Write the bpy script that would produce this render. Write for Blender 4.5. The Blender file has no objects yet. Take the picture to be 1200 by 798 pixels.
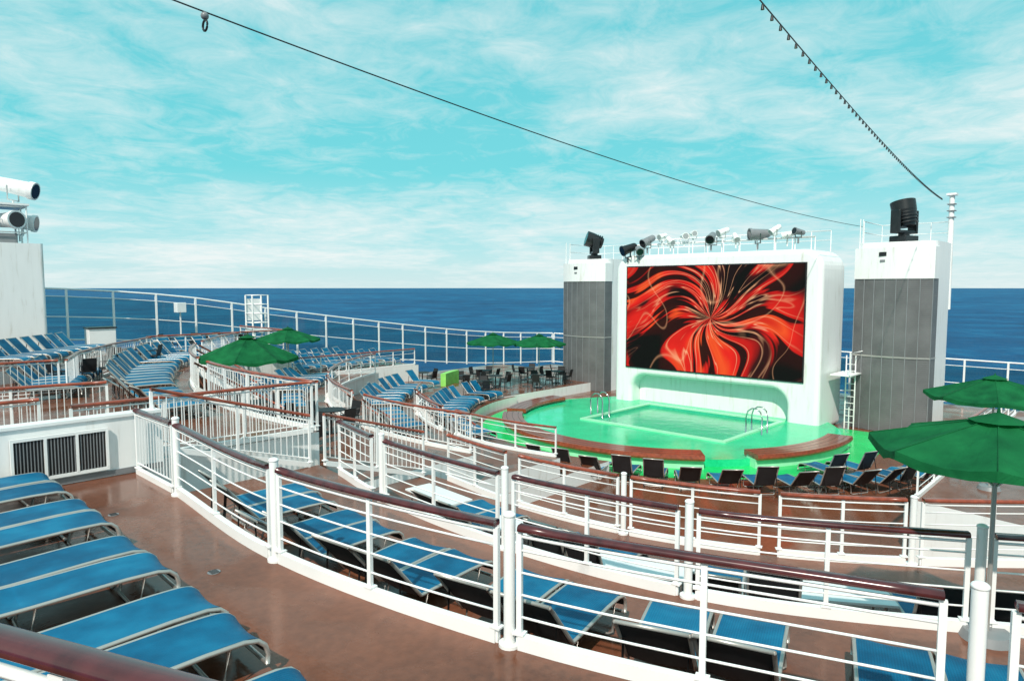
import bpy, math, random, bmesh
from mathutils import Vector, Matrix
random.seed(7)
S=bpy.context.scene
S.view_settings.view_transform='Standard'
S.view_settings.look='None'
S.view_settings.exposure=0
PI=math.pi
# ------------------------------------------------------------------ materials
def newmat(name):
    m=bpy.data.materials.new(name); m.use_nodes=True
    nt=m.node_tree; return m,nt,nt.nodes['Principled BSDF']
def N(nt,t,**k):
    n=nt.nodes.new(t)
    for a,b in k.items(): setattr(n,a,b)
    return n
def ramp(nt,fac,stops,interp='LINEAR'):
    r=N(nt,'ShaderNodeValToRGB'); e=r.color_ramp.elements; r.color_ramp.interpolation=interp
    while len(e)<len(stops): e.new(.5)
    for i,(p,c) in enumerate(stops):
        e[i].position=p; e[i].color=(c[0],c[1],c[2],1) if not isinstance(c,(int,float)) else (c,c,c,1)
    nt.links.new(fac,r.inputs[0]); return r.outputs[0]
def noise(nt,scale,detail=4,dist=0,vec=None,rough=.5):
    n=N(nt,'ShaderNodeTexNoise'); n.inputs['Scale'].default_value=scale
    n.inputs['Detail'].default_value=detail; n.inputs['Distortion'].default_value=dist
    n.inputs['Roughness'].default_value=rough
    if vec is None:
        g=N(nt,'ShaderNodeNewGeometry'); vec=g.outputs['Position']
    nt.links.new(vec,n.inputs['Vector']); return n.outputs[0]
def MT(nt,op,a,b=None,c=None):
    n=N(nt,'ShaderNodeMath',operation=op)
    for i,x in enumerate((a,b,c)):
        if x is None: continue
        if isinstance(x,(int,float)): n.inputs[i].default_value=x
        else: nt.links.new(x,n.inputs[i])
    return n.outputs[0]
def simple(name,col,rough=.5,metal=0,var=.15,scale=3,spec=.5,bump=0,bscale=40,coat=0):
    m,nt,p=newmat(name)
    f=noise(nt,scale,6)
    a=[c*(1-var) for c in col]; b=[min(1,c*(1+var)) for c in col]
    nt.links.new(ramp(nt,f,[(.3,a),(.7,b)]),p.inputs['Base Color'])
    p.inputs['Roughness'].default_value=rough; p.inputs['Metallic'].default_value=metal
    p.inputs['Specular IOR Level'].default_value=spec
    p.inputs['Coat Weight'].default_value=coat
    if bump:
        bn=N(nt,'ShaderNodeBump'); bn.inputs['Strength'].default_value=bump; bn.inputs['Distance'].default_value=.01
        nt.links.new(noise(nt,bscale,3),bn.inputs['Height']); nt.links.new(bn.outputs[0],p.inputs['Normal'])
    return m
def whitewall():
    m,nt,p=newmat('white_wall_paint')
    g=N(nt,'ShaderNodeNewGeometry'); mp=N(nt,'ShaderNodeMapping'); mp.inputs['Scale'].default_value=(1,1,.12)
    nt.links.new(g.outputs['Position'],mp.inputs[0])
    streak=noise(nt,5,6,.2,mp.outputs[0],.6)
    nt.links.new(ramp(nt,streak,[(.25,(.60,.57,.52)),(.42,(.80,.80,.79)),(.7,(.84,.84,.83))]),p.inputs['Base Color'])
    p.inputs['Roughness'].default_value=.35
    return m
WHITE=simple('white_paint',(.83,.83,.82),.32,var=.05,scale=1.3)
WALLW=whitewall()
WOODD=simple('varnished_mahogany',(.075,.015,.016),.22,var=.4,scale=9,coat=.3)
WOODR=simple('varnished_teak_red',(.25,.050,.022),.28,var=.35,scale=9,coat=.3)
def sling():
    m,nt,p=newmat('blue_sling_fabric')
    tc=N(nt,'ShaderNodeTexCoord'); s=N(nt,'ShaderNodeSeparateXYZ'); nt.links.new(tc.outputs['Object'],s.inputs[0])
    oi=N(nt,'ShaderNodeObjectInfo')
    f=MT(nt,'ADD',noise(nt,2.6,6),MT(nt,'MULTIPLY',MT(nt,'SUBTRACT',oi.outputs['Random'],.5),.25))
    st=MT(nt,'MULTIPLY',MT(nt,'SINE',MT(nt,'MULTIPLY',s.outputs[1],260)),.06)
    f=MT(nt,'ADD',f,st)
    nt.links.new(ramp(nt,f,[(.3,(.001,.068,.15)),(.55,(.002,.118,.235)),(.75,(.006,.165,.30))]),p.inputs['Base Color'])
    p.inputs['Roughness'].default_value=.55; p.inputs['Specular IOR Level'].default_value=.22
    bn=N(nt,'ShaderNodeBump'); bn.inputs['Strength'].default_value=.5; bn.inputs['Distance'].default_value=.006
    nt.links.new(noise(nt,150,3),bn.inputs['Height']); nt.links.new(bn.outputs[0],p.inputs['Normal'])
    return m
BLUE=sling()
BLACK=simple('black_mesh_fabric',(.012,.012,.014),.6,var=.3)
BLACKM=simple('black_metal',(.012,.012,.013),.35,var=.3)
ALU=simple('champagne_aluminium',(.46,.44,.41),.35,metal=.5,var=.08)
STEEL=simple('polished_steel',(.6,.6,.6),.15,metal=1,var=.05)
def canvas():
    m,nt,p=newmat('green_canvas')
    nt.links.new(ramp(nt,noise(nt,3,6),[(.3,(.003,.085,.03)),(.7,(.010,.17,.055))]),p.inputs['Base Color'])
    p.inputs['Roughness'].default_value=.8; p.inputs['Specular IOR Level'].default_value=.2
    bn=N(nt,'ShaderNodeBump'); bn.inputs['Strength'].default_value=.6; bn.inputs['Distance'].default_value=.06
    nt.links.new(noise(nt,2.6,4,1.0),bn.inputs['Height']); nt.links.new(bn.outputs[0],p.inputs['Normal'])
    tr=N(nt,'ShaderNodeBsdfTranslucent'); tr.inputs[0].default_value=(.01,.30,.07,1)
    mx=N(nt,'ShaderNodeMixShader'); mx.inputs[0].default_value=.3
    nt.links.new(p.outputs[0],mx.inputs[1]); nt.links.new(tr.outputs[0],mx.inputs[2]); nt.links.new(mx.outputs[0],nt.nodes['Material Output'].inputs[0])
    return m
GREENC=canvas()
GREENL=simple('lime_panel',(.25,.62,.12),.5)
TABLEW=simple('white_table_top',(.74,.76,.76),.3,var=.05)
COPE=simple('pale_green_coping',(.33,.74,.48),.3,var=.08)
GREYP=simple('grey_equipment',(.20,.21,.22),.4,var=.1)
GREYL=simple('pale_lamp_face',(.35,.37,.38),.2,var=.1)
LENS=simple('dark_lens',(.01,.01,.015),.08,var=.1)
def deckmat(name,c1,c2,r0=.08,r1=.38,c0=None,spec=.5):
    m,nt,p=newmat(name)
    mixv=MT(nt,'ADD',MT(nt,'MULTIPLY',noise(nt,.5,8,.4),.62),MT(nt,'MULTIPLY',noise(nt,11,6),.38))
    c0=c0 or [x*.6 for x in c1]
    nt.links.new(ramp(nt,mixv,[(.30,c0),(.42,c1),(.66,c2)]),p.inputs['Base Color'])
    nt.links.new(ramp(nt,noise(nt,.9,6,.5),[(.4,r0),(.62,r1)]),p.inputs['Roughness'])
    p.inputs['Specular IOR Level'].default_value=spec
    bn=N(nt,'ShaderNodeBump'); bn.inputs['Strength'].default_value=.14; bn.inputs['Distance'].default_value=.01
    nt.links.new(noise(nt,30,4),bn.inputs['Height']); nt.links.new(bn.outputs[0],p.inputs['Normal'])
    return m
DECK=deckmat('wet_brown_deck',(.135,.047,.024),(.205,.074,.040),.08,.40,None,.40)
GREENF=deckmat('wet_green_deck',(.010,.50,.22),(.03,.64,.30),.05,.24,(.01,.38,.16),.35)
GREENA=deckmat('wet_bright_green_apron',(.010,.50,.12),(.03,.62,.17),.08,.3,(.01,.36,.09),.3)
GREEND=deckmat('pool_lining',(.03,.44,.26),(.05,.56,.34),.2,.3)
def louvre():
    m,nt,p=newmat('grey_louvre_metal')
    g=N(nt,'ShaderNodeNewGeometry'); s=N(nt,'ShaderNodeSeparateXYZ'); nt.links.new(g.outputs['Position'],s.inputs[0])
    w2=MT(nt,'SINE',MT(nt,'MULTIPLY',s.outputs[2],70))
    nt.links.new(ramp(nt,noise(nt,1.2,5),[(.3,(.115,.117,.12)),(.7,(.165,.167,.17))]),p.inputs['Base Color'])
    p.inputs['Metallic'].default_value=.2; p.inputs['Roughness'].default_value=.5
    bn=N(nt,'ShaderNodeBump'); bn.inputs['Strength'].default_value=.22; bn.inputs['Distance'].default_value=.008
    nt.links.new(w2,bn.inputs['Height']); nt.links.new(bn.outputs[0],p.inputs['Normal'])
    return m
LOUV=louvre()
def water():
    m,nt,p=newmat('sea_water')
    g=N(nt,'ShaderNodeNewGeometry')
    f=MT(nt,'ADD',MT(nt,'MULTIPLY',noise(nt,.015,9,.6,g.outputs['Position'],.7),.65),MT(nt,'MULTIPLY',noise(nt,.0011,6,.6,g.outputs['Position'],.6),.35))
    nt.links.new(ramp(nt,f,[(.36,(.0005,.030,.105)),(.50,(.001,.070,.185)),(.64,(.010,.155,.30))]),p.inputs['Base Color'])
    p.inputs['Roughness'].default_value=.5; p.inputs['Specular IOR Level'].default_value=.08
    bn=N(nt,'ShaderNodeBump'); bn.inputs['Strength'].default_value=1; bn.inputs['Distance'].default_value=2.5
    nt.links.new(noise(nt,.09,9,.4,g.outputs['Position'],.65),bn.inputs['Height']); nt.links.new(bn.outputs[0],p.inputs['Normal'])
    return m
SEA=water()
def poolw():
    m,nt,p=newmat('pool_water')
    p.inputs['Base Color'].default_value=(.10,.70,.42,1); p.inputs['Roughness'].default_value=.04
    p.inputs['Transmission Weight'].default_value=.5; p.inputs['IOR'].default_value=1.33
    bn=N(nt,'ShaderNodeBump'); bn.inputs['Strength'].default_value=.35; bn.inputs['Distance'].default_value=.06
    nt.links.new(noise(nt,2.2,5),bn.inputs['Height']); nt.links.new(bn.outputs[0],p.inputs['Normal'])
    return m
POOLW=poolw()
def glass():
    m,nt,p=newmat('tinted_glass')
    t=N(nt,'ShaderNodeBsdfTransparent'); t.inputs[0].default_value=(.62,.80,.74,1)
    gl=N(nt,'ShaderNodeBsdfGlossy'); gl.inputs['Roughness'].default_value=.02
    fr=N(nt,'ShaderNodeFresnel'); fr.inputs[0].default_value=1.35
    mx=N(nt,'ShaderNodeMixShader'); o=nt.nodes['Material Output']
    nt.links.new(fr.outputs[0],mx.inputs[0]); nt.links.new(t.outputs[0],mx.inputs[1]); nt.links.new(gl.outputs[0],mx.inputs[2])
    nt.links.new(mx.outputs[0],o.inputs[0]); return m
GLASS=glass()
def screenmat():
    m,nt,p=newmat('led_screen_picture')
    tc=N(nt,'ShaderNodeTexCoord')
    sp=N(nt,'ShaderNodeSeparateXYZ'); nt.links.new(tc.outputs['Object'],sp.inputs[0])
    M=lambda *a: MT(nt,*a)
    warp=noise(nt,.22,0,0,tc.outputs['Object'])
    y=M('ADD',sp.outputs[1],.2); z=M('ADD',sp.outputs[2],-.1)
    r=M('SQRT',M('ADD',M('MULTIPLY',y,y),M('MULTIPLY',z,z)))
    ang=M('ADD',M('ADD',M('ARCTAN2',z,y),M('MULTIPLY',r,.16)),M('MULTIPLY',M('SUBTRACT',warp,.5),2.0))
    def polar(k,rk):
        cx=N(nt,'ShaderNodeCombineXYZ')
        nt.links.new(M('MULTIPLY',M('COSINE',ang),k),cx.inputs[0]); nt.links.new(M('MULTIPLY',M('SINE',ang),k),cx.inputs[1]); nt.links.new(M('MULTIPLY',r,rk),cx.inputs[2]); return cx.outputs[0]
    n1=noise(nt,1.5,1,0,polar(1.5,.22),.5)
    ns=noise(nt,3.0,1.5,0,polar(1.9,.10),.55)
    n2=noise(nt,.26,1,.5,tc.outputs['Object'],.4)
    f=M('ADD',M('ADD',M('MULTIPLY',n2,.5),M('MULTIPLY',n1,.5)),M('MULTIPLY',y,.014))
    base=ramp(nt,f,[(.41,(.008,.001,.002)),(.455,(.05,.002,.003)),(.485,(.60,.006,.005)),(.56,(.92,.018,.010)),(.62,(1,.10,.018)),(.68,(.70,.010,.006))])
    # sharp black blades and bright hairlines fanning out from the centre
    dark=ramp(nt,ns,[(.0,.02),(.43,.03),(.46,.85),(1,1)])
    st=ramp(nt,M('ABSOLUTE',M('SUBTRACT',ns,.52)),[(.0,1),(.007,.55),(.022,0)])
    fall=ramp(nt,M('DIVIDE',r,5.5),[(.0,1),(.35,.85),(.85,.08)])
    n3=noise(nt,.26,0,1.1,tc.outputs['Object'],.4)
    arcs=ramp(nt,M('ABSOLUTE',M('SUBTRACT',n3,.53)),[(.0,.7),(.005,.3),(.02,0)])
    fac=M('MINIMUM',M('ADD',M('MULTIPLY',st,fall),M('MULTIPLY',arcs,.55)),1)
    mm=N(nt,'ShaderNodeMix',data_type='RGBA',blend_type='MULTIPLY'); mm.inputs['Factor'].default_value=1
    nt.links.new(base,mm.inputs['A']); nt.links.new(dark,mm.inputs['B'])
    mx=N(nt,'ShaderNodeMix',data_type='RGBA'); mx.inputs['B'].default_value=(1,.50,.26,1)
    nt.links.new(fac,mx.inputs['Factor']); nt.links.new(mm.outputs['Result'],mx.inputs['A'])
    nt.links.new(mx.outputs['Result'],p.inputs['Emission Color']); p.inputs['Emission Strength'].default_value=1.0
    p.inputs['Base Color'].default_value=(.006,.006,.006,1); p.inputs['Roughness'].default_value=.6; p.inputs['Specular IOR Level'].default_value=.05
    return m
SCREEN=screenmat()
# ------------------------------------------------------------------ mesh builder
class MB:
    def __init__(s): s.v=[];s.f=[];s.m=[];s.sm=[];s.mats=[]
    def mi(s,m):
        if m not in s.mats: s.mats.append(m)
        return s.mats.index(m)
    def add(s,vs,fs,m,smooth=False):
        o=len(s.v); s.v+=[tuple(x) for x in vs]; i=s.mi(m)
        for f in fs: s.f.append([o+k for k in f]); s.m.append(i); s.sm.append(smooth)
    def box(s,c,d,m,rz=0):
        cx,cy,cz=c; dx,dy,dz=[k/2 for k in d]; co,si=math.cos(rz),math.sin(rz); vs=[]
        for z in(-dz,dz):
            for x,y in((-dx,-dy),(dx,-dy),(dx,dy),(-dx,dy)): vs.append((cx+x*co-y*si,cy+x*si+y*co,cz+z))
        s.add(vs,[(3,2,1,0),(4,5,6,7),(0,1,5,4),(1,2,6,5),(2,3,7,6),(3,0,4,7)],m)
    def prism(s,poly,z0,z1,mt,ms=None):
        ms=ms or mt; n=len(poly)
        ar=sum(poly[i][0]*poly[(i+1)%n][1]-poly[(i+1)%n][0]*poly[i][1] for i in range(n))
        if ar<0: poly=poly[::-1]
        s.add([(x,y,z1) for x,y in poly],[tuple(range(n))],mt)
        s.add([(x,y,z0) for x,y in poly],[tuple(range(n))[::-1]],ms)
        s.add([(x,y,z0) for x,y in poly]+[(x,y,z1) for x,y in poly],[(i,(i+1)%n,n+(i+1)%n,n+i) for i in range(n)],ms)
    def sweep(s,path,prof,m,smooth=True,caps=True,closed=False):
        P=[Vector(p) for p in path]; n=len(P); k=len(prof); vs=[]
        for i in range(n):
            if closed: t=P[(i+1)%n]-P[i-1]
            else: t=P[min(i+1,n-1)]-P[max(i-1,0)]
            t.normalize(); up=Vector((0,0,1))
            if abs(t.z)>.97: up=Vector((1,0,0))
            sd=t.cross(up).normalized(); u2=sd.cross(t)
            for a,b in prof: vs.append(P[i]+sd*a+u2*b)
        fs=[]
        for i in range(n if closed else n-1):
            j=(i+1)%n
            for q in range(k): fs.append((i*k+q,j*k+q,j*k+(q+1)%k,i*k+(q+1)%k)[::-1])
        if caps and not closed: fs.append(tuple(range(k))); fs.append(tuple(range((n-1)*k,n*k))[::-1])
        s.add(vs,fs,m,smooth)
    def tube(s,path,r,m,n=8,closed=False):
        s.sweep(path,[(r*math.cos(2*PI*i/n),r*math.sin(2*PI*i/n)) for i in range(n)],m,closed=closed)
    def cone(s,p0,p1,r0,r1,m,n=20,caps=True):
        p0=Vector(p0);p1=Vector(p1);t=(p1-p0).normalized();up=Vector((0,0,1)) if abs(t.z)<.9 else Vector((1,0,0))
        a=t.cross(up).normalized();b=a.cross(t);vs=[]
        for p,r in((p0,r0),(p1,r1)):
            for i in range(n): q=2*PI*i/n; vs.append(p+a*r*math.cos(q)+b*r*math.sin(q))
        s.add(vs,[(i,(i+1)%n,n+(i+1)%n,n+i)[::-1] for i in range(n)],m,True)
        if caps: s.add(vs,[tuple(range(n)),tuple(range(n,2*n))[::-1]],m)
    def ball(s,c,r,m,nu=12,nv=8,sz=1):
        vs=[];fs=[]
        for j in range(nv+1):
            th=PI*j/nv
            for i in range(nu): q=2*PI*i/nu; vs.append((c[0]+r*math.sin(th)*math.cos(q),c[1]+r*math.sin(th)*math.sin(q),c[2]+r*sz*math.cos(th)))
        for j in range(nv):
            for i in range(nu): fs.append((j*nu+i,(j+1)*nu+i,(j+1)*nu+(i+1)%nu,j*nu+(i+1)%nu))
        s.add(vs,fs,m,True)
    def mesh(s,name):
        me=bpy.data.meshes.new(name); me.from_pydata(s.v,[],s.f)
        for m in s.mats: me.materials.append(m)
        me.polygons.foreach_set('material_index',s.m); me.polygons.foreach_set('use_smooth',s.sm); me.update(); return me
    def obj(s,name,loc=(0,0,0),rz=0,bevel=0,parent=None):
        return place(s.mesh(name),name,loc,rz,bevel,parent)
def place(me,name,loc=(0,0,0),rz=0,bevel=0,parent=None):
    o=bpy.data.objects.new(name,me); S.collection.objects.link(o); o.location=loc; o.rotation_euler=(0,0,rz)
    if bevel:
        b=o.modifiers.new('bevel','BEVEL'); b.width=bevel; b.segments=4; b.limit_method='ANGLE'; b.angle_limit=math.radians(40)
    if parent: o.parent=parent
    return o
# world frame: +x towards the stern screen, +y towards port side
PC=(28.0,16.5)
def pol(r,deg): q=math.radians(deg); return (PC[0]-r*math.cos(q),PC[1]+r*math.sin(q))
def arc(r,d0,d1,n=24): return [pol(r,d0+(d1-d0)*i/n) for i in range(n+1)]
def catmull(pts,n=8):
    P=[Vector(p) for p in pts]; P=[2*P[0]-P[1]]+P+[2*P[-1]-P[-2]]; out=[]
    for i in range(1,len(P)-2):
        for k in range(n):
            t=k/n; a,b,c,d=P[i-1:i+3]
            out.append(.5*((2*b)+(c-a)*t+(2*a-5*b+4*c-d)*t*t+(3*b-3*c+d-a)*t**3))
    out.append(P[-2]); return [tuple(p) for p in out]
# ------------------------------------------------------------------ sea
mb=MB(); R=70000
mb.add([(-R,-R,0),(R,-R,0),(R,R,0),(-R,R,0)],[(0,1,2,3)],SEA); mb.obj('sea',(0,0,-25))
# ------------------------------------------------------------------ deck levels
R1=catmull([(8.2,-6),(6.3,-1.6),(5.33,.99),(4.27,4.07),(3.75,7.44),(3.94,10.9)])
R2=catmull([(11.2,-2.2),(8.8,1.34),(7.45,3.92),(6.97,6.8),(7.07,9.83),(7.5,12.0)])
R3=catmull([(17,-1.5),(14.9,.3),(12.9,2.45),(11.4,4.6),(10.5,7.1),(10.3,9.7),(10.6,12.2)])
mb=MB()
mb.prism([(-6,-8),(44.5,-8),(44.5,37.6),(-6,37.6)],-26,0,DECK,WALLW)
mb.prism([(-5.9,-7.9)]+[(17,-7.9)]+R3+[(10.6,12.95),(-5.9,12.95)],-.5,1.9,DECK,WALLW)
mb.prism([(-5.8,-7.8),(14,-7.8)]+R2+[(7.6,13.0),(-5.8,13.0)],-.5,2.7,DECK,WALLW)
mb.prism([(-5.7,-7.7),(8.3,-7.7)]+R1+[(3.94,12.9),(-5.7,12.9)],-.5,3.3,DECK,WALLW)
mb.prism(arc(9.2,-18,86)+[(26.5,31.9),(-5.6,31.9),(-5.6,13.3)],-.5,.5,DECK,WALLW)
mb.prism(arc(11.8,-14,80)+[(24.5,32.0),(-5.5,32.0),(-5.5,13.35)],-.5,1.1,DECK,WALLW)
mb.prism(arc(15.5,-11,66)+[(19,32.05),(-5.4,32.05),(-5.4,13.4)],-.5,1.9,DECK,WALLW)
mb.prism(arc(20.3,-8.5,48)+[(12,32.1),(-5.3,32.1),(-5.3,13.45)],-.5,3.3,DECK,WALLW)
mb.prism([(3.5,27.2),(6.3,28.6),(9.6,32.15),(-5.2,32.15),(-5.2,27.2)],-.5,3.75,DECK,WALLW)
mb.prism([(25,25.9),(38,25.9),(38,37.5),(25,37.5)],-.5,.55,DECK,WALLW)
mb.prism([(17,31.5),(25.1,31.5),(25.1,37.45),(17,37.45)],-.5,2.0,DECK,WALLW)
mb.prism([(9,31.6),(17.1,31.6),(17.1,37.4),(9,37.4)],-.5,3.3,DECK,WALLW)
mb.prism([(-5,31.7),(9.1,31.7),(9.1,37.35),(-5,37.35)],-.5,3.76,DECK,WALLW)
mb.prism([(16,-7.6),(40,-7.6),(40,4),(18,4)],-.5,1.5,DECK,WALLW)
mb.obj('ship_deck')
mb=MB(); mb.prism([(-4,-3),(.9,-3),(.88,.75),(.58,1.47),(.39,1.93),(.0,2.86),(-4,2.86)],3.3,4.5,DECK,WALLW); mb.obj('viewing_platform')
# ------------------------------------------------------------------ railings
HR=[(-.055,-.012),(-.05,.02),(-.03,.034),(.03,.034),(.05,.02),(.055,-.012),(.04,-.026),(-.04,-.026)]
def samp(path,n):
    P=[Vector(p) for p in path]; L=[0]
    for i in range(1,len(P)): L.append(L[-1]+(P[i]-P[i-1]).length)
    T=L[-1]; out=[]
    for k in range(n+1):
        d=T*k/n; i=1
        while i<len(L)-1 and L[i]<d: i+=1
        f=(d-L[i-1])/max(1e-6,L[i]-L[i-1]); out.append(P[i-1].lerp(P[i],f))
    return out
def plen(p): return sum((Vector(p[i+1])-Vector(p[i])).length for i in range(len(p)-1))
def rail(path,z,h=1.1,wood=WOODD,style='bars',nb=4,posts=None,curb=.1,pw=.05,bal=.13,name='deck_railing',hs=1.0,r=.011):
    P=[Vector((p[0],p[1],(p[2] if len(p)>2 else 0)+z)) for p in path]
    L=plen(P); n=max(6,int(L/.35)); Q=samp(P,n); up=Vector((0,0,1))
    mb=MB()
    mb.sweep([q+up*h for q in Q],[(a*hs,b*hs) for a,b in HR],wood)
    mb.tube([q+up*(h-.075) for q in Q],.016,WHITE,6)
    if curb: mb.sweep([q+up*(curb/2-.01) for q in Q],[(-.04,-curb/2),(.04,-curb/2),(.04,curb/2),(-.04,curb/2)],WHITE,smooth=False)
    if posts is None: posts=max(1,round(L/1.6))
    for q in samp(P,posts):
        mb.box((q.x,q.y,q.z+h/2-.02),(pw,pw*.8,h-.03),WHITE,math.atan2(Q[-1].y-Q[0].y,Q[-1].x-Q[0].x))
        mb.box((q.x,q.y,q.z+curb+.002),(pw*2.2,pw*1.9,.016),WHITE,math.atan2(Q[-1].y-Q[0].y,Q[-1].x-Q[0].x))
    if style=='bars':
        for k in range(nb):
            zz=curb+(h-.1-curb)*(k+.75)/(nb+.25)
            mb.tube([q+up*zz for q in Q],r,WHITE,6)
    else:
        mb.tube([q+up*(curb+.08) for q in Q],.014,WHITE,6)
        nn=max(2,int(L/bal))
        for q in samp(P,nn):
            mb.box((q.x,q.y,q.z+curb+.08+(h-.16-curb)/2),(.014,.014,h-.16-curb),WHITE)
    return mb.obj(name)
def bollard(x,y,z,h=1.2,r=.052):
    mb=MB(); mb.cone((0,0,0),(0,0,h),r,r,WHITE,16); mb.cone((0,0,0),(0,0,.03),r*1.9,r*1.9,WHITE,16)
    mb.ball((0,0,h),r*1.15,WHITE,14,8,.55); mb.obj('rail_post',(x,y,z))
def seg(c,b0,b1):
    P=samp(c,300); return [tuple(p) for p in P if b0<=p.y<=b1]
for b0,b1 in((-5.5,.62),(.95,4.0),(4.22,7.35),(7.52,10.9)):
    rail(seg(R1,b0,b1),3.3,wood=WOODD,posts=2,curb=.14,nb=4)
def on(c,b): return min(samp(c,400),key=lambda p:abs(p.y-b))
for b in(.78,4.11,7.43,10.98): p=on(R1,b); bollard(p.x,p.y,3.3)
for b0,b1 in((-2,1.2),(1.4,3.95),(4.15,6.65),(6.9,9.85),(10.3,12)):
    rail(seg(R2,b0,b1),2.7,wood=WOODD,posts=2,curb=.14)
for b in(1.3,4.05,6.78,9.95): p=on(R2,b); bollard(p.x,p.y,2.7)
for b0,b1 in((-1.5,.8),(1.0,2.7),(2.9,4.6),(4.8,7.0),(7.2,9.6),(10,12.2)):
    rail(seg(R3,b0,b1),1.9,wood=WOODR,posts=2,curb=.14)
for b in(.9,2.8,7.1): p=on(R3,b); bollard(p.x,p.y,1.9,1.15)
for d0,d1 in((-8,9),(13,29),(33,47)): rail(arc(20.2,d0,d1),3.3,wood=WOODR,style='bal',bal=.16)
for d0,d1 in((-10,9),(13,30)): rail(arc(15.4,d0,d1),1.9,wood=WOODR,style='bal',bal=.17)
rail(arc(15.4,34,64),1.9,wood=WOODR,nb=3)
for d0,d1 in((-13,10),(15,32)): rail(arc(11.7,d0,d1),1.1,wood=WOODR,h=.95,nb=3)
rail(arc(11.7,38,50),1.1,wood=WOODR,h=.9,nb=2)
rail([(5.2,23.2),(-3,24.0)],3.3,wood=WOODR,style='bal',bal=.16)
rail([(5.4,23.2),(6.3,25.6),(8.2,28.6),(10.4,31.2)],3.3,wood=WOODR,style='bal',bal=.16)
rail([(17.0,32.2),(17.0,37)],3.3,wood=WOODR,style='bars',nb=3)
rail([(10.4,31.7),(16.9,31.7)],3.3,wood=WOODR,style='bars',nb=3); rail([(17.2,31.6),(24.9,31.6)],2.0,h=.95,wood=WOODR,nb=2)
rail([(18.2,4.0),(33,4.0)],1.5,wood=WOODR)
rail([(3.95,11.1),(3.95,12.7)],3.3,wood=WOODD,posts=1,style='bal')
rail([(7.7,13.4),(3.2,13.6)],3.35,wood=WOODR,style='bal')
rail([(4.3,13.0,1.0),(7.4,13.0,.1)],2.6,wood=WOODR,style='bal')
rail([(7.7,12.9,.9),(10.4,12.9,.1)],1.8,wood=WOODR,style='bal')
rail([(3.0,14.9),(-4,14.9)],3.35,wood=WOODR,style='bal')
rail([(4.6,16.6),(-2,18.2)],3.35,wood=WOODR,style='bal')
# railing of the viewing platform the photograph is taken from
rail([(-.05,2.8),(.322,1.909),(.51,1.455),(.8,.75)],4.5,h=1.16,wood=WOODD,posts=2,hs=.75)
# ------------------------------------------------------------------ stairs
def stairs(r,deg,z0,z1,w=1.3):
    n=max(3,round((z1-z0)/.18)); mb=MB(); q=math.radians(deg); H=z1-z0
    for i in range(n):
        h=H*(i+1)/n-.01
        mb.box((-.28*(n-i)+.16,0,h/2),(.28,w,h),DECK)
    x,y=pol(r,deg)
    ob=place(mb.mesh('stairs'),'stairs',(x,y,z0),PI-q)
    for s in(-1,1):
        e=MB(); L=.28*n
        e.sweep([(-L,s*w/2,.95),(0,s*w/2,H+.95)],HR,WOODR)
        for k in range(9):
            f=k/8; e.box((-L+L*f,s*w/2,H*f+.45),(.02,.02,.95),WHITE)
        e.sweep([(-L,s*w/2,.15),(0,s*w/2,H+.15)],[(-.03,-.1),(.03,-.1),(.03,.1),(-.03,.1)],WHITE,smooth=False)
        place(e.mesh('handrail'),'handrail',parent=ob)
for r,d,z0,z1 in((20.3,11,1.9,3.3),(20.3,31,1.9,3.3),(15.5,11,1.1,1.9),(15.5,32,1.1,1.9),(11.8,12.5,.5,1.1),(11.8,35,.5,1.1)): stairs(r,d,z0,z1)
# ------------------------------------------------------------------ wall with vent
mb=MB(); mb.box((0,0,.5),(6.6,.24,1.0),WALLW); mb.box((0,0,1.025),(6.6,.3,.05),WHITE); mb.box((0,-.135,.06),(6.6,.03,.1),GREYP)
w=mb.obj('white_bulkhead_wall',(1.1,12.95,3.3))
mb=MB(); mb.box((0,0,.0),(1.28,.03,.62),BLACKM)
for k in range(27): mb.box((-.6+.0462*k,-.025,0),(.013,.03,.6),GREYP)
mb.box((0,-.03,.33),(1.36,.05,.05),WHITE); mb.box((0,-.03,-.33),(1.36,.05,.05),WHITE)
for x in(-.66,-.22,.22,.66): mb.box((x,-.033,0),(.04,.05,.61),WHITE)
place(mb.mesh('vent_grille'),'vent_grille',(1.75,-.14,.5),parent=w)
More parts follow.
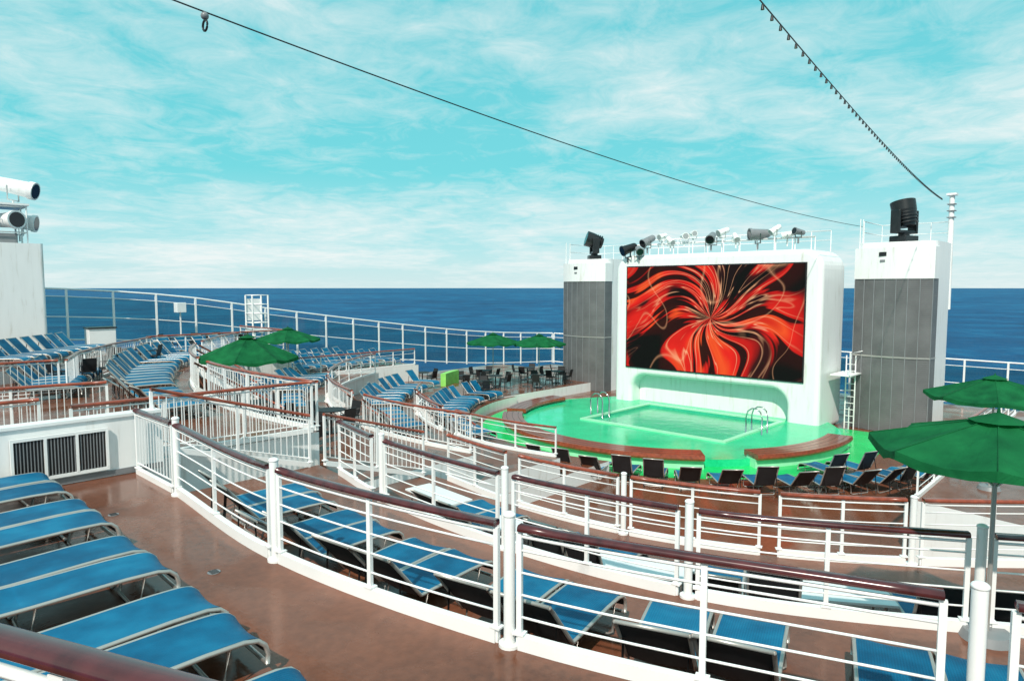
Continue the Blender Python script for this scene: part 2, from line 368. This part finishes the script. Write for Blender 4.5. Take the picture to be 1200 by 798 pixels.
# ------------------------------------------------------------------ loungers
def lounger_mesh(name,ang,W=.64):
    mb=MB(); a=math.radians(ang); hx=-.32
    prof=[(.985,.12),(.995,.20),(.97,.28),(.91,.335),(.8,.36),(.5,.365),(.1,.355),(hx+.05,.345)]
    for t in(.0,.12,.35,.6,.72): prof.append((hx-t*math.cos(a),.345+t*math.sin(a)+(0 if t<.7 else -.01)))
    for s in(-1,1): mb.tube([(x,s*W/2,z) for x,z in prof],.021,ALU,8)
    mb.tube([(prof[-1][0],-W/2,prof[-1][1]),(prof[-1][0],W/2,prof[-1][1])],.02,ALU,8)
    mb.tube([(prof[0][0],-W/2,prof[0][1]),(prof[0][0],W/2,prof[0][1])],.02,ALU,8)
    for off,mat,rev in((.012,BLUE,False),(-.006,BLACK,True)):
        vs=[];fs=[];ny=6
        pp=catmull([(x,0,z) for x,z in prof[1:]],3)
        for i,p in enumerate(pp):
            p0=pp[max(0,i-1)];p1=pp[min(len(pp)-1,i+1)]; tx,tz=p1[0]-p0[0],p1[2]-p0[2]; l=math.hypot(tx,tz); nx,nz=tz/l,-tx/l
            for j in range(ny+1):
                f=j/ny; y=(-W/2+.015)+(W-.03)*f; sag=.028*math.sin(PI*f)*(.6+.4*math.sin(i*.35))-.002
                vs.append((p[0]+nx*(off-sag),y,p[2]+nz*(off-sag)))
        for i in range(len(pp)-1):
            for j in range(ny):
                q=(i*(ny+1)+j,i*(ny+1)+j+1,(i+1)*(ny+1)+j+1,(i+1)*(ny+1)+j); fs.append(q if rev else q[::-1])
        mb.add(vs,fs,mat,True)
    for x in(.62,-.28):
        mb.tube([(x+.06,-W/2,.35),(x,-W/2-.005,.05),(x-.02,-W/2+.03,.02),(x-.02,W/2-.03,.02),(x,W/2+.005,.05),(x+.06,W/2,.35)],.018,ALU,8)
    if ang>3:
        t=.42; bx,bz=hx-t*math.cos(a),.335+t*math.sin(a)
        for s in(-1,1): mb.tube([(bx,s*(W/2-.03),bz),(hx-.32,s*(W/2-.03),.06 if ang>40 else .2)],.012,BLACKM,6)
        mb.tube([(hx-.32,-W/2,.2),(hx-.32,W/2,.2)],.012,BLACKM,6)
    return mb.mesh(name)
LFLAT=lounger_mesh('sun_lounger_flat',0); LMID=lounger_mesh('sun_lounger_mid',36); LUP=lounger_mesh('sun_lounger_up',50); LTOP=lounger_mesh('sun_lounger_steep',66)
def lng(me,x,y,z,rz):
    return place(me,'sun_lounger',(x+random.uniform(-.03,.03),y+random.uniform(-.02,.02),z),rz+random.uniform(-.04,.04))
def arc_l(r,d0,d1,z,me,step=.76,gap=9):
    L=r*math.radians(d1-d0); n=int(L/step)
    for k in range(n+1):
        if k%gap==gap-1: continue
        d=d0+(d1-d0)*k/max(1,n); x,y=pol(r+random.uniform(-.06,.06),d); lng(me if random.random()<.85 else LMID,x,y,z,-math.radians(d))
arc_l(10.45,16,31,.5,LUP); arc_l(10.45,38,78,.5,LUP,.72)
arc_l(13.4,15,31,1.1,LUP); arc_l(13.4,38,70,1.1,LUP)
arc_l(17.3,21,30,1.9,LUP); arc_l(17.3,36,52,1.9,LUP); arc_l(19.2,40,46,1.9,LUP)
arc_l(21.8,2,10,3.3,LUP); arc_l(21.8,14,29,3.3,LUP); arc_l(24.2,16,27,3.3,LUP); arc_l(22,33,42,3.3,LUP)
for k in range(8): lng(LUP,4.6+.5*k,28.5+.58*k,3.76,-.62)
for k in range(5): lng(LUP,3.2+.5*k,30.6+.55*k,3.76,-.62)
for k in range(6): lng(LUP,11.4+.78*k,33.3,3.3,-1.15)
for k in range(9): lng(LUP,18.0+.74*k,33.4,2.0,-1.1)
for k in range(7): lng(LUP,18.6+.74*k,35.9,2.0,-1.1)
for k in range(5):
    fx,fy=2.52+.02*k,3.95+1.95*k
    for s in(-.36,.36): lng(LFLAT,fx-1.0,fy+s,3.3,0)
def along(c,off,step,z,mes,b0,b1,pair=.35):
    P=samp(c,500); P=[p for p in P if b0<=p.y<=b1]; out=[]
    L=0; last=-9
    for i in range(1,len(P)-1):
        L+=(P[i]-P[i-1]).length
        if L-last>=step:
            last=L; t=(P[i+1]-P[i-1]).normalized(); nrm=Vector((t.y,-t.x))
            if nrm.x<0: nrm=-nrm
            out.append((P[i],t,nrm))
    for p,t,nr in out:
        rz=math.atan2(nr.y,nr.x)
        for s in(-pair,pair):
            q=p+nr*off+t*s; lng(random.choice(mes),q.x,q.y,z,rz)
    return out
along(R1,1.12,1.95,2.7,[LUP,LUP,LUP,LMID],-3,11.5)
o2=along(R2,1.35,2.9,1.9,[LUP,LTOP],-1.5,11.8)
def side_table(x,y,z,rz=0):
    mb=MB(); mb.box((0,0,.38),(1.5,.62,.04),TABLEW)
    for sx in(-.6,.6):
        for sy in(-.24,.24): mb.cone((sx,sy,0),(sx,sy,.37),.018,.018,ALU,8)
    mb.obj('white_side_table',(x,y,z),rz,bevel=.012)
for p,t,nr in o2:
    q=p+nr*1.75+t*1.45; side_table(q.x,q.y,1.9,math.atan2(nr.y,nr.x)+PI/2)
along(R3,1.6,2.2,0,[LUP],1,12)
for (x,y) in((18.3,15.9),(18.5,14.9),(18.75,13.9),(19.1,12.9),(19.4,11.9),(19.8,10.9),(20.3,9.9),(20.9,9.0),(21.6,8.2),(22.3,7.5),(23.1,6.9),(23.8,6.4),(24.6,6.0),(25.4,5.65),(26.2,5.4),(27.1,5.1),(28,5.0),(24.0,8.0),(25.0,7.4)):
    q=math.atan2(PC[1]-y,PC[0]-x); lng(random.choice([LTOP,LTOP,LUP]),x,y,.0,q+random.uniform(-.1,.1))
# ------------------------------------------------------------------ tables and chairs
def chair_part(mb):
    T=lambda a,b,z:(a,b,z)
    mb.box((0,0,.45),(.44,.44,.04),BLACK)
    mb.sweep([T(-.2,0,.48),T(-.26,0,.7),T(-.3,0,.9)],[(-.21,-.015),(.21,-.015),(.21,.015),(-.21,.015)],BLACK,smooth=False)
    for a in(-.2,.2):
        for b in(-.2,.2): mb.tube([T(a,b,.44),T(a*1.15,b*1.1,0)],.014,BLACKM,6)
    for b in(-.22,.22): mb.tube([T(-.22,b,.66),T(.18,b,.66),T(.2,b,.44)],.014,BLACKM,6)
m2=MB(); chair_part(m2); CHAIR=m2.mesh('patio_chair')
mb=MB(); mb.cone((0,0,.72),(0,0,.75),.45,.45,BLACK,24); mb.cone((0,0,0),(0,0,.72),.035,.035,BLACKM,10); mb.cone((0,0,0),(0,0,.03),.25,.22,BLACKM,20); TABLE=mb.mesh('bistro_table')
def tset(x,y,z,n=4,ph=.3):
    place(TABLE,'bistro_table',(x,y,z))
    for k in range(n):
        q=ph+2*PI*k/n+random.uniform(-.15,.15); place(CHAIR,'patio_chair',(x+.75*math.cos(q),y+.75*math.sin(q),z),q+PI)
for x,y,z in((9.9,19.9,1.9),(10.6,22.2,1.9),(9.6,17.8,1.9),(11.6,19.0,1.9),(28.6,28.6,.55),(30.5,27,.55),(27.3,30,.55),(32.8,27.4,.55),(30,31,.55),(33,30,.55),(35,28.4,.55),(26.4,27.4,.55),(6.6,26.4,3.3),(9.4,30.2,3.3),(13.2,35.4,3.3),(15.3,34.8,3.3),(26.6,33,.55)): tset(x,y,z,4,random.random())
# ------------------------------------------------------------------ umbrellas
def umbrella(x,y,z,h,R=1.45,rise=.42,rot=.2):
    mb=MB(); n=8; sub=4; rings=6; vs=[(0,0,h)];fs=[]
    M=n*sub
    for j in range(1,rings+1):
        f=j/rings
        for i in range(M):
            q=2*PI*i/M; u=(i%sub)/sub; e=math.cos(PI/n)/math.cos((u-.5)*2*PI/n)
            rr=R*f*e*(1-.03*math.sin(PI*u)*f); zz=h-rise*f**1.08-.085*math.sin(PI*u)*f
            vs.append((rr*math.cos(q),rr*math.sin(q),zz))
    for i in range(M): fs.append((0,1+i,1+(i+1)%M))
    for j in range(rings-1):
        for i in range(M): a=1+j*M+i;b=1+j*M+(i+1)%M; fs.append((a,a+M,b+M,b))
    mb.add(vs,fs,GREENC,False)
    L=1+(rings-1)*M; vv=[];ff=[]
    for i in range(M):
        p=vs[L+i]; vv.append(p); vv.append((p[0]*1.005,p[1]*1.005,p[2]-.09-.02*math.sin(i*2.1)))
    for i in range(M): a=2*i;b=2*((i+1)%M); ff.append((a,a+1,b+1,b))
    mb.add(vv,ff,GREENC)
    cv=[(0,0,h+.07)]+[(.28*math.cos(2*PI*i/n),.28*math.sin(2*PI*i/n),h-.025) for i in range(n)]
    mb.add(cv,[(0,1+i,1+(i+1)%n) for i in range(n)],GREENC)
    for i in range(n):
        q=2*PI*i/n; mb.tube([(0,0,h-.06),(R*.97*math.cos(q),R*.97*math.sin(q),h-rise-.03)],.009,ALU,5)
        mb.tube([(0,0,h-.75),(R*.5*math.cos(q),R*.5*math.sin(q),h-rise*.52-.03)],.008,ALU,5)
        mb.tube([(.05*math.cos(q),.05*math.sin(q),h+.003),(R*math.cos(q),R*math.sin(q),h-rise+.004)],.006,GREENC,5)
    mb.cone((0,0,0),(0,0,h),.024,.024,ALU,12); mb.cone((0,0,0),(0,0,.09),.26,.22,GREYP,24); mb.cone((0,0,h+.06),(0,0,h+.11),.02,.012,GREENC,8)
    mb.obj('patio_umbrella',(x,y,z),rot)
umbrella(8.75,1.2,2.7,2.42,1.22,.3,.15)
umbrella(20.3,2.9,1.5,2.8,1.5,.42)
umbrella(9.6,20.4,1.9,3.1,1.5,.62,.1); umbrella(16.4,30.6,1.9,2.65,1.5,.5)
umbrella(28.9,29.1,.55,3.2,1.6,.5); umbrella(30.6,26.9,.55,3.15,1.6,.5,.6)
# ------------------------------------------------------------------ port and stern windbreak
def windbreak(path,hgt,post=1.9,name='glass_windbreak'):
    P=[Vector(p) for p in path]; L=plen(P); n=max(2,int(L/post)); Q=samp(P,n); mb=MB(); up=Vector((0,0,1))
    for i,q in enumerate(Q): mb.box((q.x,q.y,q.z-hgt/2),(.09,.09,hgt),WHITE)
    for o,r in((0,.045),(-.35,.02),(-hgt*.52,.025),(-hgt+.12,.035)): mb.tube([q+up*o for q in Q],r,WHITE,8)
    for i in range(n):
        a,b=Q[i],Q[i+1]; mb.add([a-up*(hgt-.12),b-up*(hgt-.12),b-up*.37,a-up*.37],[(0,1,2,3)],GLASS)
    mb.obj(name)
windbreak(catmull([(-3,37.2,6.75),(7.8,37.2,6.5),(14,37.2,6.05),(18.6,37.2,5.35),(24,37.2,4.6),(31,37.2,3.7),(37,37.2,3.1),(44,37.2,2.7)],4),2.5)
windbreak([(44,37,2.7),(44,20,2.65),(44,3,2.55),(44,-6,2.5)],2.5)
# ------------------------------------------------------------------ pool
def flat_with_hole(outer,inner,z,mat,name,parent=None):
    bm=bmesh.new(); es=[]
    for loop in(outer,inner):
        vs=[bm.verts.new((x,y,z)) for x,y in loop]
        for i in range(len(vs)): es.append(bm.edges.new((vs[i],vs[(i+1)%len(vs)])))
    bmesh.ops.triangle_fill(bm,use_beauty=True,edges=es,normal=(0,0,1))
    me=bpy.data.meshes.new(name); bm.to_mesh(me); bm.free(); me.materials.append(mat)
    return place(me,name,parent=parent)
pool=bpy.data.objects.new('swimming_pool',None); S.collection.objects.link(pool)
px0,px1,py0,py1=25.6,31.1,12.6,19.5
rect=[(px0,py0),(px1,py0),(px1,py1),(px0,py1)]
flat_with_hole(arc(7.3,-180,180,72)[:-1],rect,.3,GREENF,'pool_surround',pool)
mb=MB(); o=arc(7.3,-180,180,72)
mb.add([(x,y,0) for x,y in o]+[(x,y,.3) for x,y in o],[(i,i+1,74+i,73+i) for i in range(72)],GREENF)
mb.prism(arc(8.8,-125,125,64),0.0,.03,GREENA)
mb.obj('green_apron',parent=pool)
mb=MB(); zb=-.9
mb.add([(px0,py0,zb),(px1,py0,zb),(px1,py1,zb),(px0,py1,zb),(px0,py0,.3),(px1,py0,.3),(px1,py1,.3),(px0,py1,.3)],[(0,1,2,3),(0,4,5,1),(1,5,6,2),(2,6,7,3),(3,7,4,0)],GREEND)
mb.obj('pool_basin',parent=pool)
mb=MB(); d=.22
for (x0,y0,x1,y1) in((px0-d,py0-d,px1+d,py0),(px0-d,py1,px1+d,py1+d),(px0-d,py0,px0,py1),(px1,py0,px1+d,py1)):
    mb.box(((x0+x1)/2,(y0+y1)/2,.33),(x1-x0,y1-y0,.07),COPE)
mb.obj('pool_coping',parent=pool)
mb=MB(); mb.box((px0+.35,(py0+py1)/2,-.1),(.7,6.88,.45),COPE); mb.box((px0+3.0,py0+.3,-.1),(4.6,.58,.44),COPE); mb.box((px0+3.0,py1-.3,-.1),(4.6,.58,.44),COPE)
for k in range(3): mb.box((px0+.9+.3*k,(py0+py1)/2,-.25-.2*k),(.3,2.2,.3),COPE)
mb.obj('pool_ledge',parent=pool)
mb=MB(); mb.add([(px0,py0,.2),(px1,py0,.2),(px1,py1,.2),(px0,py1,.2)],[(0,1,2,3)],POOLW); mb.obj('pool_water',parent=pool)
def bench(d0,d1,r=7.35):
    mb=MB(); P=arc(r,d0,d1,30)
    mb.sweep([(x,y,.0) for x,y in P],[(-.3,0.02),(.3,0.02),(.3,.44),(-.3,.44)],COPE,smooth=False)
    mb.sweep([(x,y,.0) for x,y in P],[(-.46,.36),(.46,.36),(.49,.43),(.46,.56),(-.46,.56),(-.49,.43)],WOODR,smooth=False)
    for s in(-.27,0,.27): mb.sweep([(x,y,.0) for x,y in P],[(s-.008,.555),(s+.008,.555),(s+.008,.563),(s-.008,.563)],BLACK,smooth=False)
    mb.obj('curved_wood_bench')
bench(54,-40); bench(-54,-98); bench(60,96)
def ladder(x,y,z,rz):
    mb=MB()
    for s in(-.28,.28):
        mb.tube([(-.55,s,0),(-.55,s,.7),(-.48,s,.95),(-.3,s,1.08),(-.1,s,1.08),(.08,s,.95),(.15,s,.7),(.15,s,-.6)],.03,STEEL,8)
    for k in range(3): mb.box((.15,0,-.1-.25*k),(.08,.56,.03),STEEL)
    mb.obj('pool_ladder',(x,y,z),rz)
ladder(27,19.55,.3,-PI/2); ladder(28.2,12.55,.3,PI/2)
# ------------------------------------------------------------------ big screen
scr=bpy.data.objects.new('outdoor_cinema_screen',None); S.collection.objects.link(scr)
Y0,Y1,ZT=10.95,22.0,8.25
def rc(cx,cz,r,a0,a1,n=8): return [(cx+r*math.cos(math.radians(a0+(a1-a0)*i/n)),cz+r*math.sin(math.radians(a0+(a1-a0)*i/n))) for i in range(n+1)]
prof=[(Y0,0)]+rc(Y0+.9,ZT-.9,.9,180,90)+rc(Y1-.9,ZT-.9,.9,90,0)+[(Y1,0),(20.9,0)]+rc(20.1,1.0,.8,0,90)+rc(13.2,1.0,.8,90,180)+[(12.4,0)]
bm=bmesh.new(); fr=[bm.verts.new((31.45,y,z)) for y,z in prof]; bk=[bm.verts.new((34.4,y,z)) for y,z in prof]; n=len(prof)
bm.faces.new(fr[::-1]); bm.faces.new(bk)
for i in range(n): bm.faces.new((fr[i],fr[(i+1)%n],bk[(i+1)%n],bk[i]))
bmesh.ops.recalc_face_normals(bm,faces=bm.faces)
me=bpy.data.meshes.new('housing'); bm.to_mesh(me); bm.free(); me.materials.append(WALLW)
place(me,'housing',bevel=.22,parent=scr)
mb=MB(); mb.box((32.3,16.65,.9),(.1,8.45,1.78),WALLW); mb.obj('recess_wall',parent=scr)
mb=MB(); mb.box((31.43,16.45,4.92),(.07,9.62,5.48),BLACKM); mb.obj('screen_bezel',parent=scr)
mb=MB(); mb.add([(0,-4.75,-2.68),(0,4.75,-2.68),(0,4.75,2.68),(0,-4.75,2.68)],[(3,2,1,0)],SCREEN); mb.obj('led_display',(31.385,16.45,4.92),parent=scr)
mb=MB()
mb.tube([(31.9,11.5,8.8),(31.9,21.4,8.8)],.045,WHITE,8); mb.tube([(33.9,11.5,9.2),(33.9,21.4,9.2)],.03,WHITE,8); mb.tube([(33.9,11.5,8.75),(33.9,21.4,8.75)],.02,WHITE,8)
for k in range(12): y=11.5+9.9*k/11; mb.cone((31.9,y,8.2),(31.9,y,8.8),.03,.03,WHITE,8); mb.cone((33.9,y,8.2),(33.9,y,9.2),.025,.025,WHITE,8)
mb.obj('light_bar',parent=scr)
def spot(x,y,z,L,r,body,yaw,pitch,face=LENS):
    e=bpy.data.objects.new('stage_spotlight',None); S.collection.objects.link(e); e.location=(x,y,z); e.rotation_euler=(0,0,yaw)
    mb=MB(); d=Vector((math.cos(pitch),0,math.sin(pitch)))
    mb.cone(-d*L*.5,d*L*.38,r*.8,r,body,18); mb.cone(d*L*.38,d*L*.5,r*1.12,r*1.12,body,18); mb.cone(d*L*.5,d*L*.505,r*.92,r*.92,face,18)
    mb.ball(-d*L*.5,r*.8,body); place(mb.mesh('lamp_head'),'lamp_head',parent=e)
    m2=MB(); m2.tube([(0,-r*1.25,0),(0,-r*1.25,-r*1.7),(0,r*1.25,-r*1.7),(0,r*1.25,0)],.03,body,6); m2.cone((0,0,-r*1.7),(0,0,-r*1.7-.28),.04,.04,body,8)
    place(m2.mesh('yoke'),'yoke',parent=e)
for y,b,r,L,zz in((20.2,GREYP,.22,.75,9.0),(19.3,WHITE,.15,.5,9.2),(18.8,WHITE,.15,.5,8.95),(18.0,WHITE,.16,.55,9.15),(17.5,WHITE,.14,.45,9.25),(16.5,GREYP,.22,.7,9.0),(15.9,WHITE,.17,.55,9.25),(15.2,WHITE,.14,.5,8.95),(14.1,GREYP,.26,.85,9.05),(13.3,WHITE,.15,.5,9.2),(12.7,WHITE,.15,.5,8.95),(12.2,GREYP,.15,.5,9.05)):
    spot(31.75,y,zz,L,r,b,PI+random.uniform(-1.3,1.3),-.35+random.uniform(-.3,.5),GREYL if b is WHITE else LENS)
spot(31.4,21.2,8.6,.75,.26,BLACKM,PI-.5,-.35); spot(31.4,20.5,8.5,.6,.2,GREYP,PI+.8,-.35)
# ------------------------------------------------------------------ towers
def tower(cx,cy,sx,sy,H,lh,mast):
    e=bpy.data.objects.new('vent_tower',None); S.collection.objects.link(e); e.location=(cx,cy,0)
    def rr(sx,sy,r):
        pts=[]
        for qx,qy,a0 in((1,1,0),(-1,1,90),(-1,-1,180),(1,-1,270)):
            for i in range(7):
                a=math.radians(a0+15*i); pts.append((qx*(sx/2-r)+r*math.cos(a),qy*(sy/2-r)+r*math.sin(a)))
        return pts
    mb=MB(); mb.prism(rr(sx,sy,.5),0,H,WALLW); place(mb.mesh('tower_body'),'tower_body',parent=e,bevel=.05)
    n=14; poly=[]
    for i in range(n+1):
        t=-1+2*i/n; poly.append((-sx/2-.08-.38*(1-t*t),t*(sy/2-.02)))
    full=poly+[(-sx/2+.6,sy/2+.03),(-sx/2+.6,-sy/2-.03)]
    mb=MB(); mb.prism(full,.02,lh,LOUV)
    mb.prism([(x*1.012,y*1.012) for x,y in full],lh*.49,lh*.5,ALU); place(mb.mesh('louvre_bay'),'louvre_bay',parent=e)
    mb=MB()
    for i in range(0,n+1,2): mb.box((poly[i][0]-.008,poly[i][1],lh/2),(.035,.035,lh-.02),GREYP)
    place(mb.mesh('louvre_ribs'),'louvre_ribs',parent=e)
    mb=MB(); mb.prism([(-sx/2-.1-.40*(1-(-1+2*i/n)**2),(-1+2*i/n)*(sy/2+.02)) for i in range(n+1)]+[(-sx/2+.62,sy/2+.05),(-sx/2+.62,-sy/2-.05)],lh+.003,H-.25,WALLW)
    mb.box((-sx/2-.48,.35,H-.55),(.05,.3,.18),BLACKM); mb.box((-sx/2-.48,.35,H-.85),(.05,.2,.1),GREYP)
    place(mb.mesh('tower_cap'),'tower_cap',parent=e)
    mb=MB(); zz=H
    for k in range(5):
        y=sy/2-.2-(sy-.4)*k/4; mb.cone((sx/2-.2,y,zz),(sx/2-.2,y,zz+1.0),.02,.02,WHITE,6)
    for h in(.5,1.0): mb.tube([(-sx/2+.3,sy/2-.2,zz+h),(sx/2-.2,sy/2-.2,zz+h),(sx/2-.2,-sy/2+.2,zz+h)],.022,WHITE,6)
    mb.cone((-sx/2+.3,sy/2-.2,zz),(-sx/2+.3,sy/2-.2,zz+1.0),.025,.025,WHITE,6)
    for q in(-.2,.2): mb.cone((-sx/2+.15+q,sy/2-.15,zz-.8),(-sx/2+.15+q,sy/2-.15,zz+1.1),.025,.025,WHITE,6)
    if mast:
        mb.cone((sx/2-.2,-sy/2+.1,5.5),(sx/2-.2,-sy/2+.1,zz+2.2),.14,.11,WALLW,14); mb.box((sx/2-.2,-sy/2+.1,zz+2.25),(.4,.4,.1),WALLW)
        for z in(1.2,1.5,1.8): mb.box((sx/2-.2,-sy/2+.1,zz+z),(.34,.34,.03),GREYP)
    place(mb.mesh('top_rails'),'top_rails',parent=e)
tower(35.7,8.8,3.3,3.2,8.55,6.9,True); tower(36.4,26.7,3.3,3.3,8.3,6.9,False)
def moving_head(x,y,z,s,rz,p):
    e=bpy.data.objects.new('moving_head_light',None); S.collection.objects.link(e); e.location=(x,y,z); e.rotation_euler=(0,0,rz); e.scale=(s,s,s)
    mb=MB(); mb.box((0,0,.1),(.55,.6,.2),BLACKM); mb.cone((0,0,.2),(0,0,.28),.16,.16,BLACKM,16)
    for q in(-.4,.4): mb.box((0,q,.62),(.3,.1,.7),BLACKM)
    mb.box((0,0,.32),(.26,.88,.1),BLACKM); place(mb.mesh('yoke'),'yoke',parent=e,bevel=.03)
    d=Vector((math.cos(p),0,math.sin(p))); m2=MB(); c=Vector((0,0,.85))
    m2.cone(c-d*.38,c+d*.1,.24,.34,BLACKM,20); m2.cone(c+d*.1,c+d*.4,.34,.35,BLACKM,20); m2.cone(c+d*.4,c+d*.41,.3,.3,LENS,20)
    for k in range(4): m2.cone(c-d*(.3-.1*k),c-d*(.27-.1*k),.33,.33,BLACKM,20)
    place(m2.mesh('lamp_head'),'lamp_head',parent=e)
moving_head(35.0,8.7,8.55,1.5,1.2,1.35); moving_head(35.6,26.6,8.3,1.4,2.4,.3)
mb=MB()
for y in(10.05,10.45): mb.cone((33.4,y,0),(33.4,y,3.4),.03,.03,WHITE,8)
for k in range(10): mb.box((33.4,10.25,.3+.3*k),(.03,.4,.025),WHITE)
for z in(.2,2.6):
    for x in(32.2,34): mb.cone((x,9.9,z),(x,9.9,z+1.0),.022,.022,WHITE,8)
mb.tube([(32.2,9.9,3.6),(34,9.9,3.6)],.022,WHITE); mb.box((33.2,10.35,2.57),(1.8,.9,.05),WHITE)
mb.obj('service_ladder')
# ------------------------------------------------------------------ left white deckhouse with searchlights
mb=MB(); mb.prism([(2.2,37.0),(7.4,37.0),(7.4,34.4),(2.2,34.4)],3.76,8.35,WALLW); mb.prism([(2.4,36.8),(6.6,36.8),(6.6,34.7),(2.4,34.7)],8.36,8.75,GREYP); mb.obj('white_deckhouse',bevel=.12)
mb=MB()
for (x,y) in((6.9,36.8),(6.9,35.6),(6.9,34.6),(5,34.6),(3,34.6)): mb.cone((x,y,8.35),(x,y,9.9),.03,.03,WHITE,8)
for h in(8.8,9.3,9.85): mb.tube([(6.9,36.8,h),(6.9,34.6,h),(3,34.6,h)],.025,WHITE,8)
mb.box((5.6,35.7,9.95),(2.8,2.4,.08),WHITE)
mb.obj('light_platform')
spot(6.6,35.3,10.75,1.8,.34,WALLW,-.65,-.22); spot(6.9,36.0,9.35,1.3,.33,WALLW,-.5,-.12); spot(6.3,34.9,9.3,1.2,.34,WALLW,-1.2,0)
# ------------------------------------------------------------------ small deck items
mb=MB(); mb.box((0,0,.45),(1.1,.7,.9),WHITE); mb.box((0,0,.93),(1.2,.8,.06),BLACKM); mb.obj('deck_locker',(9.6,35.2,3.76),bevel=.02)
mb=MB(); mb.box((0,0,.9),(1.0,.9,.08),WHITE)
for x in(-.45,.45):
    for y in(-.4,.4): mb.cone((x,y,0),(x,y,2.8),.05,.05,WHITE,8)
for z in(1.3,1.8,2.3,2.8): mb.tube([(-.45,-.4,z),(.45,-.4,z),(.45,.4,z),(-.45,.4,z)],.03,WHITE,6,closed=True)
mb.box((0,.42,2.0),(.8,.03,1.2),WHITE)
mb.obj('lifeguard_stand',(17.6,36.2,3.3))
mb=MB(); mb.prism(arc(11.9,60,69,8)+arc(12.2,69,60,8),0,1.3,GREENL); mb.obj('green_curved_screen',(2.4,1.5,.5))
mb=MB(); mb.cone((0,0,0),(0,0,2.2),.04,.04,WHITE,8); mb.box((0,0,2.2),(.45,.45,.5),TABLEW); mb.obj('deck_lamp_post',(13.6,36.4,3.3),bevel=.02)
for x,y in((3.05,3.0),(3.1,7.6),(2.95,10.6)):
    mb=MB(); mb.cone((0,0,.0),(0,0,.008),.07,.07,GREYP,20)
    for k in range(-2,3): mb.box((0,.025*k,.010),(.09,.008,.004),BLACKM)
    mb.obj('floor_drain',(x,y,3.3))
# ------------------------------------------------------------------ cables
def W(X,Y,z): return Vector((.69*X+.724*Y,-.724*X+.69*Y,z))
def cable(p0,p1,sag,r,name,beads=0):
    mb=MB(); n=60; P=[]
    for i in range(n+1):
        t=i/n; p=p0.lerp(p1,t); p.z-=sag*4*t*(1-t); P.append(p)
    mb.tube(P,r,BLACKM,6)
    if beads:
        for q in samp(P,beads): mb.cone(q-Vector((0,0,.01)),q-Vector((0,0,.07)),.014,.022,BLACKM,8)
    mb.obj(name); return P
e=W(16.9,33,9.4); s=W(-5.4,10,11.40); s2=s+(s-e)*.35
c=cable(s2,e,.8,.012,'overhead_cable')
q=min(c,key=lambda p:abs((.69*p.x-.724*p.y)/(.724*p.x+.69*p.y)+.446))
mb=MB(); mb.ball((0,0,-.06),.06,GREYP); mb.tube([(0,.08*math.cos(a*PI/6),-.2+.08*math.sin(a*PI/6)) for a in range(12)],.018,BLACKM,6,closed=True); mb.obj('cable_pulley',q)
e=W(20.3,32.6,10.7); s=W(2.85,8,9.95); cable(s+(s-e)*.3,e,.35,.009,'string_light_cable',100)
# ------------------------------------------------------------------ world
w=bpy.data.worlds.new('World'); S.world=w; w.use_nodes=True; nt=w.node_tree; bg=nt.nodes['Background']
EL=math.radians(46)
sky=N(nt,'ShaderNodeTexSky',sky_type='NISHITA'); sky.sun_disc=False; sky.sun_elevation=EL
tc=N(nt,'ShaderNodeTexCoord'); sp=N(nt,'ShaderNodeSeparateXYZ'); nt.links.new(tc.outputs['Generated'],sp.inputs[0])
M=lambda *a: MT(nt,*a)
zc=M('MAXIMUM',sp.outputs[2],0.0)
grad=ramp(nt,zc,[(0,(7.0,8.9,9.1)),(.05,(4.8,8.4,8.8)),(.16,(1.7,7.4,7.9)),(.6,(1.5,6.3,7.2))])
mxs=N(nt,'ShaderNodeMix',data_type='RGBA'); mxs.inputs['Factor'].default_value=.88
nt.links.new(sky.outputs[0],mxs.inputs['A']); nt.links.new(grad,mxs.inputs['B'])
den=M('ADD',zc,.10); cx=N(nt,'ShaderNodeCombineXYZ')
nt.links.new(M('DIVIDE',sp.outputs[0],den),cx.inputs[0]); nt.links.new(M('DIVIDE',sp.outputs[1],den),cx.inputs[1])
n1=noise(nt,.5,9,.6,cx.outputs[0],.56); n2=noise(nt,4.2,10,.6,cx.outputs[0],.68)
cl=M('ADD',M('MULTIPLY',n1,.68),M('MULTIPLY',n2,.32))
mask=ramp(nt,cl,[(.43,0),(.53,.42),(.64,.92)])
mx=N(nt,'ShaderNodeMix',data_type='RGBA'); mx.inputs['B'].default_value=(8.8,9.4,9.3,1)
nt.links.new(mask,mx.inputs['Factor']); nt.links.new(mxs.outputs['Result'],mx.inputs['A'])
nt.links.new(mx.outputs['Result'],bg.inputs[0]); bg.inputs[1].default_value=.1
sd=Vector((-.86,-.42,0)).normalized()*math.cos(EL)+Vector((0,0,math.sin(EL)))
sky.sun_rotation=math.atan2(sd.x,sd.y)
l=bpy.data.lights.new('sun','SUN'); l.energy=4.5; l.angle=math.radians(1.0); l.color=(1,.92,.82)
lo=bpy.data.objects.new('sun',l); S.collection.objects.link(lo); lo.rotation_euler=(-sd).to_track_quat('-Z','Y').to_euler()
# ------------------------------------------------------------------ camera
cam=bpy.data.cameras.new('camera'); co=bpy.data.objects.new('camera',cam); S.collection.objects.link(co)
cam.lens=24; cam.sensor_width=36; cam.clip_end=200000; cam.clip_start=.05
co.location=(0,0,6.5); co.rotation_euler=(math.radians(90-4.4),0,-math.radians(46.4)); S.camera=co
